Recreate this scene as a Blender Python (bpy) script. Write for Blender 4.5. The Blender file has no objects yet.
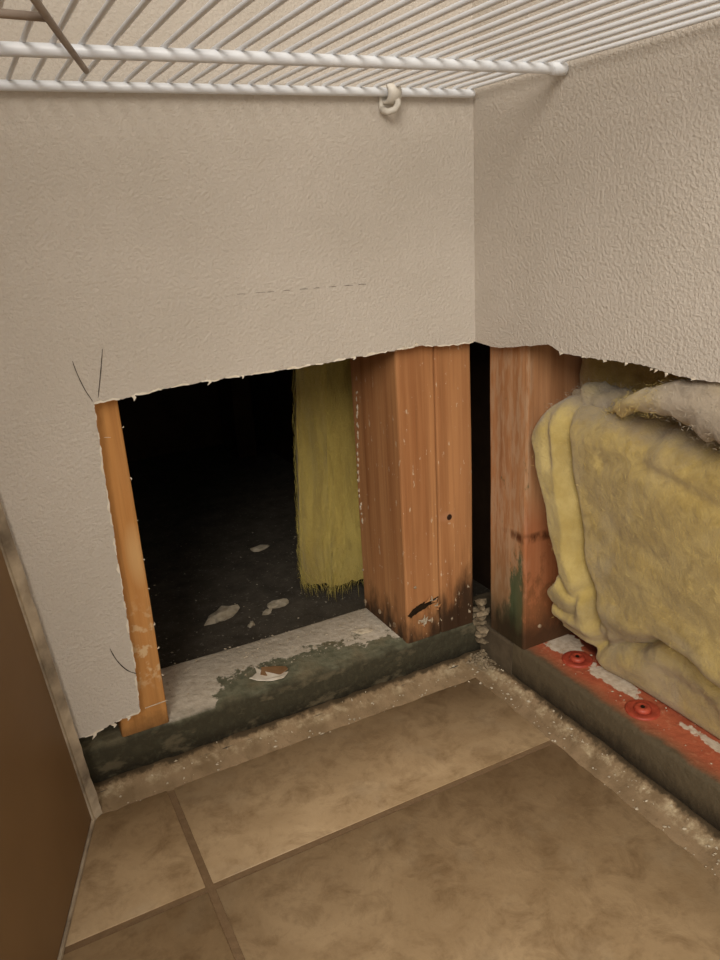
import bpy, bmesh, math, random
from mathutils import Vector, Matrix, noise, geometry
R = random.Random(7)
scene = bpy.context.scene
C = scene.collection

# ------------------------------------------------------------------ camera
cam_d = bpy.data.cameras.new('camera'); cam = bpy.data.objects.new('camera', cam_d); C.objects.link(cam)
cam_d.sensor_fit = 'VERTICAL'; cam_d.sensor_height = 36.0; cam_d.lens = 772.4465/960*36.0
cam_d.clip_start = 0.01
_r = Vector((0.88762754, -0.45707155, -0.05659467)); _u = Vector((0.19438023, 0.2603829, 0.94573626)); _f = Vector((0.41753285, 0.85046243, -0.3199687))
cam.matrix_world = Matrix(((_r.x, _u.x, -_f.x, -0.3887), (_r.y, _u.y, -_f.y, -0.5509), (_r.z, _u.z, -_f.z, 0.4330), (0, 0, 0, 1)))
scene.camera = cam

# ------------------------------------------------------------------ world, lamp, exposure
w = bpy.data.worlds.new('world'); scene.world = w; w.use_nodes = True
w.node_tree.nodes['Background'].inputs[0].default_value = (1.0, 0.95, 0.89, 1)
w.node_tree.nodes['Background'].inputs[1].default_value = 1.0
ld = bpy.data.lights.new('room_lamp_light', 'AREA'); ld.shape = 'DISK'; ld.size = 1.3; ld.energy = 56; ld.color = (1.0, 0.93, 0.84)
lo = bpy.data.objects.new('room_lamp_light', ld); C.objects.link(lo); lo.location = (-1.50, -2.0, 1.60)
lo.rotation_euler = (Vector((-0.15, 0, 0.3)) - lo.location).to_track_quat('-Z', 'Y').to_euler()
vs = scene.view_settings; vs.view_transform = 'Standard'; vs.look = 'None'; vs.gamma = 1; vs.use_curve_mapping = False; vs.exposure = 0.0

# ------------------------------------------------------------------ material helpers
def srgb(r, g, b):
    f = lambda c: (c/12.92 if c <= .04045 else ((c+.055)/1.055)**2.4)
    return (f(r/255), f(g/255), f(b/255), 1)

class MT:
    """small node-graph builder; coordinates are the world position in metres"""
    def __init__(s, name, rough=.8, spec=.3):
        s.m = bpy.data.materials.new(name); s.m.use_nodes = True
        s.t = s.m.node_tree; s.b = s.t.nodes['Principled BSDF']
        s.b.inputs['Roughness'].default_value = rough
        s.b.inputs['Specular IOR Level'].default_value = spec
        s.pos = s.t.nodes.new('ShaderNodeNewGeometry').outputs['Position']
        sp = s.t.nodes.new('ShaderNodeSeparateXYZ'); s.t.links.new(s.pos, sp.inputs[0]); s.x, s.y, s.z = sp.outputs
    def link(s, a, b): s.t.links.new(a, b)
    def vec(s, scale=(1, 1, 1), loc=(0, 0, 0)):
        n = s.t.nodes.new('ShaderNodeMapping'); n.inputs['Scale'].default_value = scale; n.inputs['Location'].default_value = loc
        s.link(s.pos, n.inputs['Vector']); return n.outputs[0]
    def noise(s, scale, detail=4, rough=.55, stretch=(1, 1, 1), loc=(0, 0, 0), dist=0):
        n = s.t.nodes.new('ShaderNodeTexNoise'); n.inputs['Scale'].default_value = scale; n.inputs['Detail'].default_value = detail
        n.inputs['Roughness'].default_value = rough; n.inputs['Distortion'].default_value = dist
        s.link(s.vec(stretch, loc), n.inputs['Vector']); return n.outputs['Fac']
    def mr(s, v, a, b, c=0, d=1, smooth=False):
        n = s.t.nodes.new('ShaderNodeMapRange'); n.clamp = True
        if smooth: n.interpolation_type = 'SMOOTHSTEP'
        for i, q in enumerate((a, b, c, d)): n.inputs[i+1].default_value = q
        s.link(v, n.inputs[0]); return n.outputs[0]
    def op(s, o, a, b=0.0):
        n = s.t.nodes.new('ShaderNodeMath'); n.operation = o
        for i, q in enumerate((a, b)):
            if isinstance(q, (int, float)): n.inputs[i].default_value = q
            else: s.link(q, n.inputs[i])
        return n.outputs[0]
    def mul(s, *a):
        r = a[0]
        for q in a[1:]: r = s.op('MULTIPLY', r, q)
        return r
    def add(s, a, b): return s.op('ADD', a, b)
    def mix(s, fac, a, b):
        n = s.t.nodes.new('ShaderNodeMix'); n.data_type = 'RGBA'
        for q, i in ((fac, 0), (a, 6), (b, 7)):
            if isinstance(q, (int, float)): n.inputs[i].default_value = q
            elif isinstance(q, tuple): n.inputs[i].default_value = q
            else: s.link(q, n.inputs[i])
        return n.outputs[2]
    def col(s, c):
        if isinstance(c, tuple): s.b.inputs['Base Color'].default_value = c
        else: s.link(c, s.b.inputs['Base Color'])
        return s
    def bump(s, h, dist=.001, strength=1):
        n = s.t.nodes.new('ShaderNodeBump'); n.inputs['Distance'].default_value = dist; n.inputs['Strength'].default_value = strength
        s.link(h, n.inputs['Height']); s.link(n.outputs[0], s.b.inputs['Normal']); return s
    def blob(s, cx, cy, cz, rx, ry, rz):
        """1 inside an ellipsoid round a point, falling to 0 at its rim"""
        d = None
        for v, c, r in ((s.x, cx, rx), (s.y, cy, ry), (s.z, cz, rz)):
            if r is None: continue
            q = s.op('DIVIDE', s.op('SUBTRACT', v, c), r); q = s.op('MULTIPLY', q, q)
            d = q if d is None else s.add(d, q)
        return s.mr(d, 0, 1, 1, 0)

def m_paint():
    m = MT('painted_drywall', .75, .25)
    big = m.noise(9, 3); fine = m.noise(330, 3, .6)
    c = m.mix(m.mr(big, .3, .7), srgb(192, 183, 170), srgb(202, 193, 181))
    c = m.mix(m.mul(m.mr(fine, .55, .8), .35), c, srgb(214, 207, 192))
    m.col(c)
    h = m.noise(420, 4, .6); h2 = m.noise(150, 3, .55)
    return m.bump(m.add(m.mr(h, .36, .66), m.mul(h2, .6)), .0010, .58).m
def m_gypsum():
    m = MT('gypsum_core', .9, .1); n = m.noise(160, 4)
    m.col(m.mix(n, srgb(186, 176, 160), srgb(224, 218, 206))); return m.bump(n, .001, .8).m
def m_wood(name, base, dark, seed, stain=None):
    m = MT(name, .72, .25)
    g = m.noise(1, 5, .6, (90, 90, 3.2), (seed, seed*2, seed)); g2 = m.noise(1, 3, .5, (300, 300, 9), (seed*3, 0, 0)); bl = m.noise(14, 3, .5, (1, 1, .5), (seed, 0, 0))
    c = m.mix(m.mr(g, .38, .68), base, dark)
    c = m.mix(m.mul(m.mr(g2, .5, .75), .35), c, tuple(x*.55 for x in dark[:3]) + (1,))
    c = m.mix(m.mul(m.mr(bl, .45, .75), .3), c, srgb(180, 134, 90))
    if stain: c = stain(m, c)
    m.col(c); return m.bump(m.add(g, m.mul(g2, .5)), .0006, .6).m
PINE, PINE_D = srgb(182, 130, 84), srgb(154, 102, 62)
def stain_post(m, c):
    # damp black rot creeping up from the plate, a long season check knot, white scuffs
    n = m.noise(70, 4, .6, (1, 1, .35))
    rise = m.add(m.z, m.mul(m.op('SUBTRACT', n, .5), -.10))
    side = m.mr(m.x, -.05, .0, 0, .035)
    c = m.mix(m.mul(m.mr(m.op('SUBTRACT', rise, side), .04, .092, 1, 0, True), .92), c, srgb(34, 24, 15))
    streak = m.noise(1, 3, .6, (160, 160, 9), (3, 0, 0))
    c = m.mix(m.mul(m.mr(streak, .5, .62), m.mr(m.z, .06, .15, 1, 0), m.mr(m.x, -.03, -.012), .85), c, srgb(48, 27, 12))
    c = m.mix(m.mul(m.blob(-.024, .012, .167, .011, None, .006), .7), c, srgb(176, 128, 92))
    c = m.mix(m.mr(m.blob(-.022, .012, .166, .0032, None, .0034), .1, .4), c, srgb(46, 26, 14))
    sc = m.noise(260, 3, .6, (1, 1, .4), (9, 0, 0))
    c = m.mix(m.mul(m.mr(sc, .66, .7), .7), c, srgb(206, 188, 160))
    return c
def stain_left(m, c):
    n = m.noise(120, 3)
    pale = m.mul(m.mr(m.z, .13, .17, 1, 0), m.mr(n, .53, .62), m.mr(m.z, .08, .1))
    c = m.mix(m.mul(pale, .7), c, srgb(214, 190, 150))
    c = m.mix(m.mul(m.blob(-.306, .012, .2, .008, None, .03), .6), c, srgb(214, 176, 122))
    c = m.mix(m.mul(m.mr(m.add(m.z, m.mul(n, .02)), .055, .072, 1, 0), .75), c, srgb(52, 38, 22))
    return c
def stain_right(m, c):
    n = m.noise(80, 4, .6, (1, 1, .4)); f = m.noise(220, 3, .6, (1, 1, .2))
    # grey-washed plaster haze on the outer face, green paint run, red brown patch beside it
    c = m.mix(m.mul(m.mr(f, .42, .6), m.mr(m.x, .014, .02, 1, 0), .5), c, srgb(184, 156, 126))
    c = m.mix(m.mul(m.mr(m.z, .05, .16, 1, 0), m.mr(m.y, -.05, -.04), .75), c, srgb(110, 98, 72))
    gw = m.add(m.mul(m.blob(.012, -.0445, .06, None, .017, .105), 1.25), m.mul(m.op('SUBTRACT', m.noise(110, 5, .7, (1, 1, .5)), .5), 2.6))
    c = m.mix(m.mul(m.mr(gw, .34, .70), .8), c, srgb(38, 74, 48))
    gb = m.add(m.blob(.012, -.03, .045, None, .03, .05), m.mul(m.op('SUBTRACT', n, .5), 1.6))
    c = m.mix(m.mul(m.mr(gb, .35, .7), .8), c, srgb(48, 62, 40))
    c = m.mix(m.mul(m.mr(m.y, -.0505, -.0545), m.mr(m.z, .17, .2, 1, 0), .55), c, srgb(160, 84, 46))
    c = m.mix(m.mul(m.blob(.012, -.05, .158, None, .03, .006), m.mr(n, .4, .55)), c, srgb(84, 46, 22))
    rot = m.mul(m.mr(m.add(m.z, m.mul(n, -.03)), .045, .075, 1, 0), .85)
    return m.mix(rot, c, srgb(50, 34, 20))
def m_plate_back():
    m = MT('stained_bottom_plate', .85, .2)
    n = m.noise(55, 5, .65); n2 = m.noise(160, 4, .6); n3 = m.noise(22, 3)
    c = m.mix(m.mr(n2, .35, .7), srgb(98, 98, 78), srgb(128, 126, 104))          # old green grey coating
    c = m.mix(m.mul(m.mr(n3, .5, .65), .6), c, srgb(126, 112, 86))
    # plaster dust spilled over the rear of the top
    lim = m.add(m.mul(m.op('SUBTRACT', n, .5), .085), m.mul(m.op('SUBTRACT', n2, .5), .02))
    edge = m.add(m.y, lim); edge = m.add(edge, m.mr(m.x, -.27, -.245, .05, 0)); edge = m.add(edge, m.mr(m.x, -.125, -.085, 0, .018))
    d = m.mul(m.mr(edge, .050, .054), m.mr(m.z, .0455, .0475), m.mr(m.x, -.312, -.303))
    c = m.mix(d, c, m.mix(m.mr(n2, .3, .7), srgb(186, 174, 154), srgb(214, 204, 186)))
    # black mould over the front face and front arris
    f = m.add(m.add(m.y, m.mul(m.op('SUBTRACT', n, .5), .03)), m.mr(m.z, .030, .048, -.01, .012))
    c = m.mix(m.mul(m.mr(f, .018, .036, 1, 0, True), m.mr(n2, .2, .5, .75, 1)), c, m.mix(m.mr(m.z, .014, .030), srgb(36, 32, 23), srgb(60, 56, 42)))
    c = m.mix(m.mul(m.mr(m.noise(34, 4, .6, (1, 1, 2), (4, 4, 4)), .56, .66), m.mr(m.z, .046, .044), .5), c, srgb(112, 102, 80))
    m.col(c); return m.bump(m.add(n, n2), .0018, .8).m
def m_plate_right():
    m = MT('orange_painted_plate', .7, .3)
    n = m.noise(48, 5, .65); n2 = m.noise(170, 4, .6)
    c = m.mix(m.mr(n, .35, .7), srgb(176, 96, 66), srgb(150, 74, 50))
    c = m.mix(m.mul(m.mr(n2, .56, .7), .5), c, srgb(194, 132, 98))
    # front face and arris darker, darkest towards the base
    f = m.add(m.add(m.x, m.mul(m.op('SUBTRACT', n, .5), .014)), m.mr(m.z, .034, .048, -.012, 0))
    c = m.mix(m.mul(m.mr(f, .018, .032, 1, 0, True), .6), c, srgb(112, 84, 58))
    c = m.mix(m.mr(f, .0135, .0215, 1, 0, True), c, m.mix(m.mr(m.add(m.z, m.mul(m.op('SUBTRACT', n, .5), .03)), .016, .032), srgb(48, 41, 30), srgb(88, 77, 58)))
    # dark red rear strip, plaster splashed along the middle
    back = m.add(m.x, m.mul(m.op('SUBTRACT', n2, .5), .008))
    c = m.mix(m.mr(back, .059, .064), c, srgb(98, 42, 28))
    wp = m.add(m.add(m.mul(m.blob(.046, -.132, .048, .012, .045, None), 1.1), m.mul(m.blob(.050, -.066, .048, .022, .022, None), 1.2)), m.mul(m.blob(.047, -.255, .048, .008, .065, None), 1.1))
    wp = m.add(m.add(wp, m.mul(m.op('SUBTRACT', n, .5), 1.7)), m.mul(m.op('SUBTRACT', n2, .5), 1.0))
    c = m.mix(m.mul(m.mr(wp, .48, .58), m.mr(m.z, .045, .047)), c, m.mix(m.mr(n2, .3, .7), srgb(178, 160, 138), srgb(214, 202, 184)))
    c = m.mix(m.mul(m.mr(m.y, -.045, -.03), .85), c, srgb(76, 66, 48))
    m.col(c); return m.bump(m.add(n, n2), .0013, .8).m
def m_tile():
    m = MT('beige_stone_tile', .5, .4)
    a = m.noise(19, 6, .68, (1, 1, 1), (1.3, 4.2, 0), .6); b = m.noise(38, 6, .7, (1, 1, 1), (2, 1, 0), .4); d = m.noise(140, 4, .6)
    c = m.mix(m.mr(a, .36, .66), srgb(180, 155, 120), srgb(160, 135, 101))
    c = m.mix(m.mul(m.mr(b, .48, .66), .6), c, srgb(122, 97, 66))
    c = m.mix(m.mul(m.mr(m.noise(20, 5, .6, (1, 1, 1), (7, 3, 0)), .55, .75), .6), c, srgb(180, 160, 130))
    c = m.mix(m.mul(m.mr(d, .55, .75), .25), c, srgb(112, 86, 58))
    m.col(c); return m.bump(m.add(b, m.mul(d, .4)), .0008, .5).m
def m_grout():
    m = MT('brown_grout', .95, .1); n = m.noise(190, 4)
    m.col(m.mix(n, srgb(112, 90, 66), srgb(140, 116, 88))); return m.bump(n, .001, .8).m
def m_mortar(axis):
    m = MT('old_mortar', .95, .1); n = m.noise(45, 4, .6); n2 = m.noise(200, 4, .6); n3 = m.noise(90, 4, .65, (1, 1, 1), (5, 5, 0))
    v = m.add(m.add(m.x if axis else m.y, m.mul(m.op('SUBTRACT', n3, .5), .010)), m.mul(m.op('SUBTRACT', n2, .5), .006))
    if not axis: v = m.op('MULTIPLY', v, 1.0)
    c = m.mix(m.mr(n, .35, .65), srgb(124, 104, 78), srgb(146, 124, 96))
    c = m.mix(m.mul(m.mr(n2, .58, .7), .5), c, srgb(104, 86, 64))
    crust = m.mul(m.mr(v, -.001, .0015), m.mr(v, .006, .0085, 1, 0), m.mr(n, .36, .46))
    c = m.mix(m.mul(crust, m.mr(m.noise(75, 5, .7, (1, 1, 1), (1, 8, 0)), .44, .58), .75 if axis else .5), c, m.mix(m.mr(n2, .35, .6), srgb(200, 184, 152), srgb(160, 142, 112)))
    c = m.mix(m.mul(m.mr(v, .0075, .0105), .85), c, srgb(62, 52, 38))
    m.col(c); return m.bump(m.add(n, m.mul(n2, .6)), .0013, .7).m
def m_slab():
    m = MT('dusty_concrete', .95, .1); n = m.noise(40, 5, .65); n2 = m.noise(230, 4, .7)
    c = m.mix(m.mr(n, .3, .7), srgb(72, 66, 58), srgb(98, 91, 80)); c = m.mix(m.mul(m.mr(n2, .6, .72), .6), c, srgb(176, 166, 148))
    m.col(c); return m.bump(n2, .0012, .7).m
def m_plain(name, a, b, scale, rough=.8, spec=.3, bd=.0004):
    m = MT(name, rough, spec); n = m.noise(scale, 4)
    m.col(m.mix(m.mr(n, .3, .7), a, b)); return m.bump(n, bd, .5).m
def wool_marks(m, c):
    n = m.noise(50, 4, .6)
    yc = m.mr(m.z, .13, .29, -.127, -.094)
    c = m.mix(m.mul(m.mr(m.op('SUBTRACT', m.y, yc), -.002, .004), .75), c, m.mix(m.mr(n, .35, .65), srgb(192, 172, 110), srgb(168, 146, 82)))
    return m.mix(m.mul(m.mr(m.add(m.z, m.mul(m.op('SUBTRACT', n, .5), .05)), .270, .290), .85), c, srgb(158, 144, 122))
def flap_marks(m, c):
    n = m.noise(70, 4, .65)
    return m.mix(m.mr(m.add(m.y, m.mul(m.op('SUBTRACT', n, .5), .06)), -.205, -.165), c, m.mix(n, srgb(214, 196, 138), srgb(190, 166, 104)))
def m_wool(name, a, b, dust, dust_amt, seed, stretch=(1, 1, 1), extra=None):
    m = MT(name, 1, .05)
    n = m.noise(16, 5, .65, stretch, (seed, seed, 0), .8); f = m.noise(420, 3, .7, (1, 1, 1), (seed, 0, 0), 1.5); g = m.noise(60, 4, .65, stretch, (0, seed, 0), 1.2)
    c = m.mix(m.mr(n, .35, .68), a, b)
    g2 = m.noise(130, 4, .7, (1, 1, 1), (seed, seed, seed), 1.0)
    c = m.mix(m.mul(m.mr(g2, .5, .7), .3), c, tuple(min(1, q*1.25) for q in a[:3]) + (1,))
    c = m.mix(m.mul(m.mr(g, .48, .66), .6), c, tuple(q*.8 for q in b[:3]) + (1,))
    c = m.mix(m.mul(m.mr(m.noise(9, 4, .6, (1, 1, 1), (seed*2, 1, 3), .5), .5, .66), dust_amt), c, dust)
    if extra: c = extra(m, c)
    m.col(c); m.b.inputs['Sheen Weight'].default_value = .25; m.b.inputs['Sheen Roughness'].default_value = .6
    return m.bump(m.add(m.add(m.mul(g, .9), m.mul(f, .8)), m.mul(m.noise(150, 4, .7, (1, 1, 1), (0, 0, seed), 1.5), .9)), .0013, .7).m

M = dict(paint=m_paint(), gypsum=m_gypsum(),
    post=m_wood('water_stained_pine', PINE, PINE_D, 1.3, stain_post), pine_l=m_wood('pine_stud_wood', srgb(196, 142, 82), srgb(176, 120, 64), 4.1, stain_left),
    pine_r=m_wood('pine_right_wood', srgb(180, 132, 92), srgb(150, 104, 68), 2.2, stain_right), pine=m_wood('plain_pine', PINE, PINE_D, 5.5),
    plate_b=m_plate_back(), plate_r=m_plate_right(), tile=m_tile(), grout=m_grout(), mortar=m_mortar(0), mortar_r=m_mortar(1), slab=m_slab(),
    white_wire=m_plain('white_vinyl_wire', srgb(224, 227, 230), srgb(212, 215, 219), 40, .38, .5, .0001),
    brace=m_plain('taupe_metal', srgb(150, 136, 124), srgb(126, 112, 100), 60, .5, .4, .0002),
    clip=m_plain('ivory_plastic', srgb(216, 211, 200), srgb(204, 198, 186), 60, .5, .4, .0001),
    panel=m_plain('brown_panel_face', srgb(132, 105, 73), srgb(118, 92, 62), 7, .55, .3, .0003),
    panel_edge=m_plain('chipped_pale_edge', srgb(188, 172, 148), srgb(112, 100, 84), 42, .85, .2, .0012),
    washer=m_plain('red_painted_metal', srgb(176, 76, 54), srgb(142, 54, 38), 140, .5, .4, .0005),
    dark=m_plain('dark_hole', srgb(30, 22, 14), srgb(44, 32, 20), 90, .95, .1),
    pencil=m_plain('dark_scored_line', srgb(70, 60, 48), srgb(50, 42, 34), 200, .9, .1),
    nail=m_plain('dull_nail', srgb(170, 150, 122), srgb(96, 70, 46), 300, .6, .4),
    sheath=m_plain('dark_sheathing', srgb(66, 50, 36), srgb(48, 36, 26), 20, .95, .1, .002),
    block=m_plain('damp_grey_block', srgb(98, 86, 68), srgb(72, 62, 48), 60, .9, .2, .0012),
    rubble=m_plain('grey_rubble', srgb(150, 134, 110), srgb(92, 80, 62), 160, .95, .1, .0012),
    chip=m_plain('plaster_chip', srgb(200, 188, 166), srgb(160, 146, 122), 130, .95, .1, .001),
    paper=m_plain('torn_paper', srgb(228, 220, 204), srgb(206, 194, 172), 130, .95, .1, .0005),
    kraft=m_plain('brown_kraft_paper', srgb(146, 112, 78), srgb(122, 92, 62), 60, .9, .1, .0006),
    wool=m_wool('yellow_glass_wool', srgb(180, 158, 98), srgb(154, 130, 70), srgb(172, 156, 122), .8, 1.7, extra=wool_marks),
    wool_fold=m_wool('pale_yellow_wool', srgb(226, 202, 122), srgb(200, 170, 84), srgb(210, 194, 150), .4, 3.9, (1, 1, .35)),
    wool_grey=m_wool('grey_dusty_wool', srgb(172, 160, 142), srgb(146, 134, 116), srgb(196, 178, 120), .5, 5.2),
    wool_flap=m_wool('torn_grey_yellow_wool', srgb(176, 162, 142), srgb(150, 136, 116), srgb(186, 168, 120), .3, 5.2, extra=flap_marks),
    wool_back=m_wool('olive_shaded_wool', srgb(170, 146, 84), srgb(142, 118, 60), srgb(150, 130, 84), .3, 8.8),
    wool_hang=m_wool('hanging_yellow_wool', srgb(196, 174, 94), srgb(172, 148, 74), srgb(200, 180, 112), .2, 6.6, (1, 1, .18)),
    fibre=m_plain('glass_fibre', srgb(206, 186, 124), srgb(184, 160, 92), 90, .8, .2),
    fibre_grey=m_plain('grey_glass_fibre', srgb(186, 176, 158), srgb(156, 144, 124), 90, .8, .2),
    fibre_green=m_plain('greenish_glass_fibre', srgb(208, 190, 106), srgb(186, 164, 84), 90, .8, .2))

# ------------------------------------------------------------------ object helpers
def finish(name, me, mats, parent=None, smooth=False):
    """link a mesh given in world coordinates; its origin goes to the middle of its base"""
    if not isinstance(mats, (list, tuple)): mats = [mats]
    for q in mats: me.materials.append(M[q])
    vs_ = [v.co for v in me.vertices]
    lo_ = Vector([min(v[i] for v in vs_) for i in range(3)]); hi = Vector([max(v[i] for v in vs_) for i in range(3)])
    base = Vector(((lo_.x+hi.x)/2, (lo_.y+hi.y)/2, lo_.z))
    me.transform(Matrix.Translation(-base))
    if smooth:
        for p in me.polygons: p.use_smooth = True
    o = bpy.data.objects.new(name, me); C.objects.link(o)
    if parent:
        o.parent = parent; o.location = base - WORLD[parent.name]
    else: o.location = base
    WORLD[o.name] = base
    return o
WORLD = {}
def from_bm(name, bm, mats, parent=None, smooth=False):
    bmesh.ops.recalc_face_normals(bm, faces=bm.faces[:])
    me = bpy.data.meshes.new(name); bm.to_mesh(me); bm.free(); return finish(name, me, mats, parent, smooth)
def from_py(name, v, f, mats, parent=None, smooth=False):
    me = bpy.data.meshes.new(name); me.from_pydata([tuple(q) for q in v], [], f); me.update()
    return finish(name, me, mats, parent, smooth)
def tag(o, label, cat=None, group=None, kind=None):
    if label: o['label'] = label
    if cat: o['category'] = cat
    if group: o['group'] = group
    if kind: o['kind'] = kind
    return o
def thing(name, loc, label, cat, group=None):
    o = bpy.data.objects.new(name, None); o.empty_display_size = .02; C.objects.link(o); o.location = loc; WORLD[o.name] = Vector(loc)
    return tag(o, label, cat, group)
def box_bm(lo, hi, bevel=0, seg=1):
    bm = bmesh.new(); bmesh.ops.create_cube(bm, size=1)
    for v in bm.verts: v.co = Vector([lo[i] + (v.co[i]+.5)*(hi[i]-lo[i]) for i in range(3)])
    if bevel: bmesh.ops.bevel(bm, geom=bm.edges[:], offset=bevel, segments=seg, affect='EDGES', profile=.5)
    return bm
def board_bm(lo, hi, axis, n, wob=.0006, bevel=.002, cut=None):
    """a sawn board: rounded section swept along one axis with a slight waver"""
    o1, o2 = [i for i in range(3) if i != axis]
    a0, a1, b0, b1 = lo[o1], hi[o1], lo[o2], hi[o2]; k = bevel
    sec = []
    for (cx, cy, st) in ((a1-k, b1-k, 0), (a0+k, b1-k, 90), (a0+k, b0+k, 180), (a1-k, b0+k, 270)):
        for t in (0, 45, 90):
            g = math.radians(st+t); sec.append((cx+k*math.cos(g), cy+k*math.sin(g)))
    bm = bmesh.new(); rings = []
    for i in range(n+1):
        t = lo[axis] + (hi[axis]-lo[axis])*i/n; ring = []
        for j, (p, q) in enumerate(sec):
            co = [0, 0, 0]; co[axis] = t
            co[o1] = p + wob*noise.noise((t*14, j//3*7.1, lo[0]*31)); co[o2] = q + wob*noise.noise((t*14, j//3*7.1+50, lo[1]*31))
            ring.append(bm.verts.new(co))
        rings.append(ring)
    for i in range(n):
        for j in range(len(sec)):
            j2 = (j+1) % len(sec); bm.faces.new((rings[i][j], rings[i][j2], rings[i+1][j2], rings[i+1][j]))
    bm.faces.new(rings[0][::-1]); bm.faces.new(rings[-1])
    return bm
def tube(pts, r, sides=8, caps=True, rs=None):
    pts = [Vector(p) for p in pts]; V = []; F = []
    for i, p in enumerate(pts):
        d = (pts[min(i+1, len(pts)-1)] - pts[max(i-1, 0)]).normalized()
        a = d.orthogonal().normalized() if i == 0 else (a - d*a.dot(d)).normalized()
        b = d.cross(a); rr = rs[i] if rs else r
        for k in range(sides):
            t = 2*math.pi*k/sides; V.append(p + a*rr*math.cos(t) + b*rr*math.sin(t))
        if i:
            o = (i-1)*sides
            for k in range(sides): F.append((o+k, o+(k+1) % sides, o+sides+(k+1) % sides, o+sides+k))
    if caps:
        F.append(tuple(range(sides))[::-1]); n = len(pts)-1; F.append(tuple(n*sides+k for k in range(sides)))
    return V, F
def smooth_path(pts, n=8):
    """Catmull-Rom through tuples of any length"""
    out = []
    P = [pts[0]] + list(pts) + [pts[-1]]
    for i in range(1, len(P)-2):
        for k in range(n):
            t = k/n
            out.append(tuple(.5*((2*b) + (-a+c)*t + (2*a-5*b+4*c-d)*t*t + (-a+3*b-3*c+d)*t**3) for a, b, c, d in zip(P[i-1], P[i], P[i+1], P[i+2])))
    out.append(tuple(pts[-1])); return out
def ragged(pts, step=.0022, amp=.0011, seed=0):
    """broken-line through 2-D points with a torn, jittery course"""
    out = [pts[0]]; rr = random.Random(seed); s = 0
    for a, b in zip(pts, pts[1:]):
        L = math.hypot(b[0]-a[0], b[1]-a[1]); n = max(1, int(L/step)); nx, ny = -(b[1]-a[1])/L, (b[0]-a[0])/L
        for i in range(1, n+1):
            t = i/n; s += L/n
            j = amp*(1.2*noise.noise((s*120, seed*9.7, 0)) + 1.0*noise.noise((s*420, seed*3.1, 4))) + rr.uniform(-.3, .3)*amp
            if i == n and b is pts[-1]: j = 0
            out.append((a[0]+(b[0]-a[0])*t + nx*j, a[1]+(b[1]-a[1])*t + ny*j))
    return out
def slab_from_outline(name, outl, to3, thick, parent=None, mats=('paint', 'gypsum')):
    """flat board with an outline in 2-D; to3(u, v, depth) places it; front face = depth 0"""
    bm = bmesh.new()
    front = [bm.verts.new(to3(u, v, 0)) for u, v in outl]; back = [bm.verts.new(to3(u, v, thick)) for u, v in outl]
    n_ = len(outl)
    co, _, tris, ov, _, _ = geometry.delaunay_2d_cdt([Vector(p) for p in outl], [(i, (i+1) % n_) for i in range(n_)], [list(range(n_))], 1, 1e-7)
    for tset, d, mi in ((front, 0, 0), (back, thick, 1)):
        vv = [tset[ov[i][0]] if ov[i] else bm.verts.new(to3(co[i].x, co[i].y, d)) for i in range(len(co))]
        for t in tris:
            try: f = bm.faces.new([vv[k] for k in t]); f.material_index = mi
            except ValueError: pass
    n = len(outl)
    for i in range(n):
        try: f = bm.faces.new((front[i], front[(i+1) % n], back[(i+1) % n], back[i])); f.material_index = 1
        except ValueError: pass
    return from_bm(name, bm, list(mats), parent)

# ------------------------------------------------------------------ floor
TP = .308; GX, GY = -.312, -.1215; GW = .0056
floor = from_bm('floor', box_bm((-.75, -1.9, -.03), (.012, .006, -.0007)), 'grout'); tag(floor, 'brown grouted floor of beige square stone tiles', kind='structure')
def tile_mesh(x0, x1, y0, y1, seed):
    bm = box_bm((x0, y0, -.009), (x1, y1, 0), .0004, 1)
    for v in bm.verts:
        v.co.z += .0004*noise.noise((v.co.x*30, v.co.y*30, seed)); v.co.x += .0005*noise.noise((v.co.y*50, seed, 1)); v.co.y += .0005*noise.noise((v.co.x*50, seed, 2))
    return bm
xe = [-.75] + [GX, -.0085]; rows = [(-.0075, GY)] + [(GY-TP*k, GY-TP*(k+1)) for k in range(5)]
cols = [(GX-TP, GX), (GX, GX+TP)] + [(-.75, GX-TP)]
for i, (yb, yf) in enumerate(rows):
    for j, (xl, xr) in enumerate(cols):
        g = GW/2
        xr2 = -.0085 if abs(xr-(GX+TP)) < 1e-6 else xr-g
        from_bm('tile', tile_mesh(xl+g if xl > -.74 else xl, xr2, yf+g, yb-g if i else yb, i*3+j), 'tile', floor, True)
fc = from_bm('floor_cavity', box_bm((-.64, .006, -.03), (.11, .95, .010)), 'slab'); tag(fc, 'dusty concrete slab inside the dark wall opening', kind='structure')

# rough mortar margins between the tiles and the plates
def mortar(name, along, n, prof, seed, label):
    V = []; F = []; k = len(prof)
    for i in range(n+1):
        t = along[0] + (along[1]-along[0])*i/n
        for j, (d, z) in enumerate(prof):
            inner = 0 < j < k-1
            dz = .0020*noise.noise((t*60, j*1.7, seed)) + .0008*noise.noise((t*190, j*2.3, seed+5)) if inner else 0
            dd = .002*noise.noise((t*80, j*3.1, seed+9))
            V.append((t, d+dd, z+dz) if name == 'trim_1' else (d+dd, t, z+dz))
        if i:
            for j in range(k-1): a = (i-1)*k+j; F.append((a, a+1, a+k+1, a+k))
    nb = len(V)
    o = from_py(name, V, F, 'mortar' if name == 'trim_1' else 'mortar_r', None, True); return tag(o, label, kind='structure')
mortar('trim_1', (-.62, .012), 170, [(-.0105, -.006), (-.0085, -.0005), (-.0045, .0028), (.000, .006), (.005, .0095), (.009, .0125), (.014, .0165), (.017, .010)], 1.0, 'crumbly mortar margin along the foot of the back wall')
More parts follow.
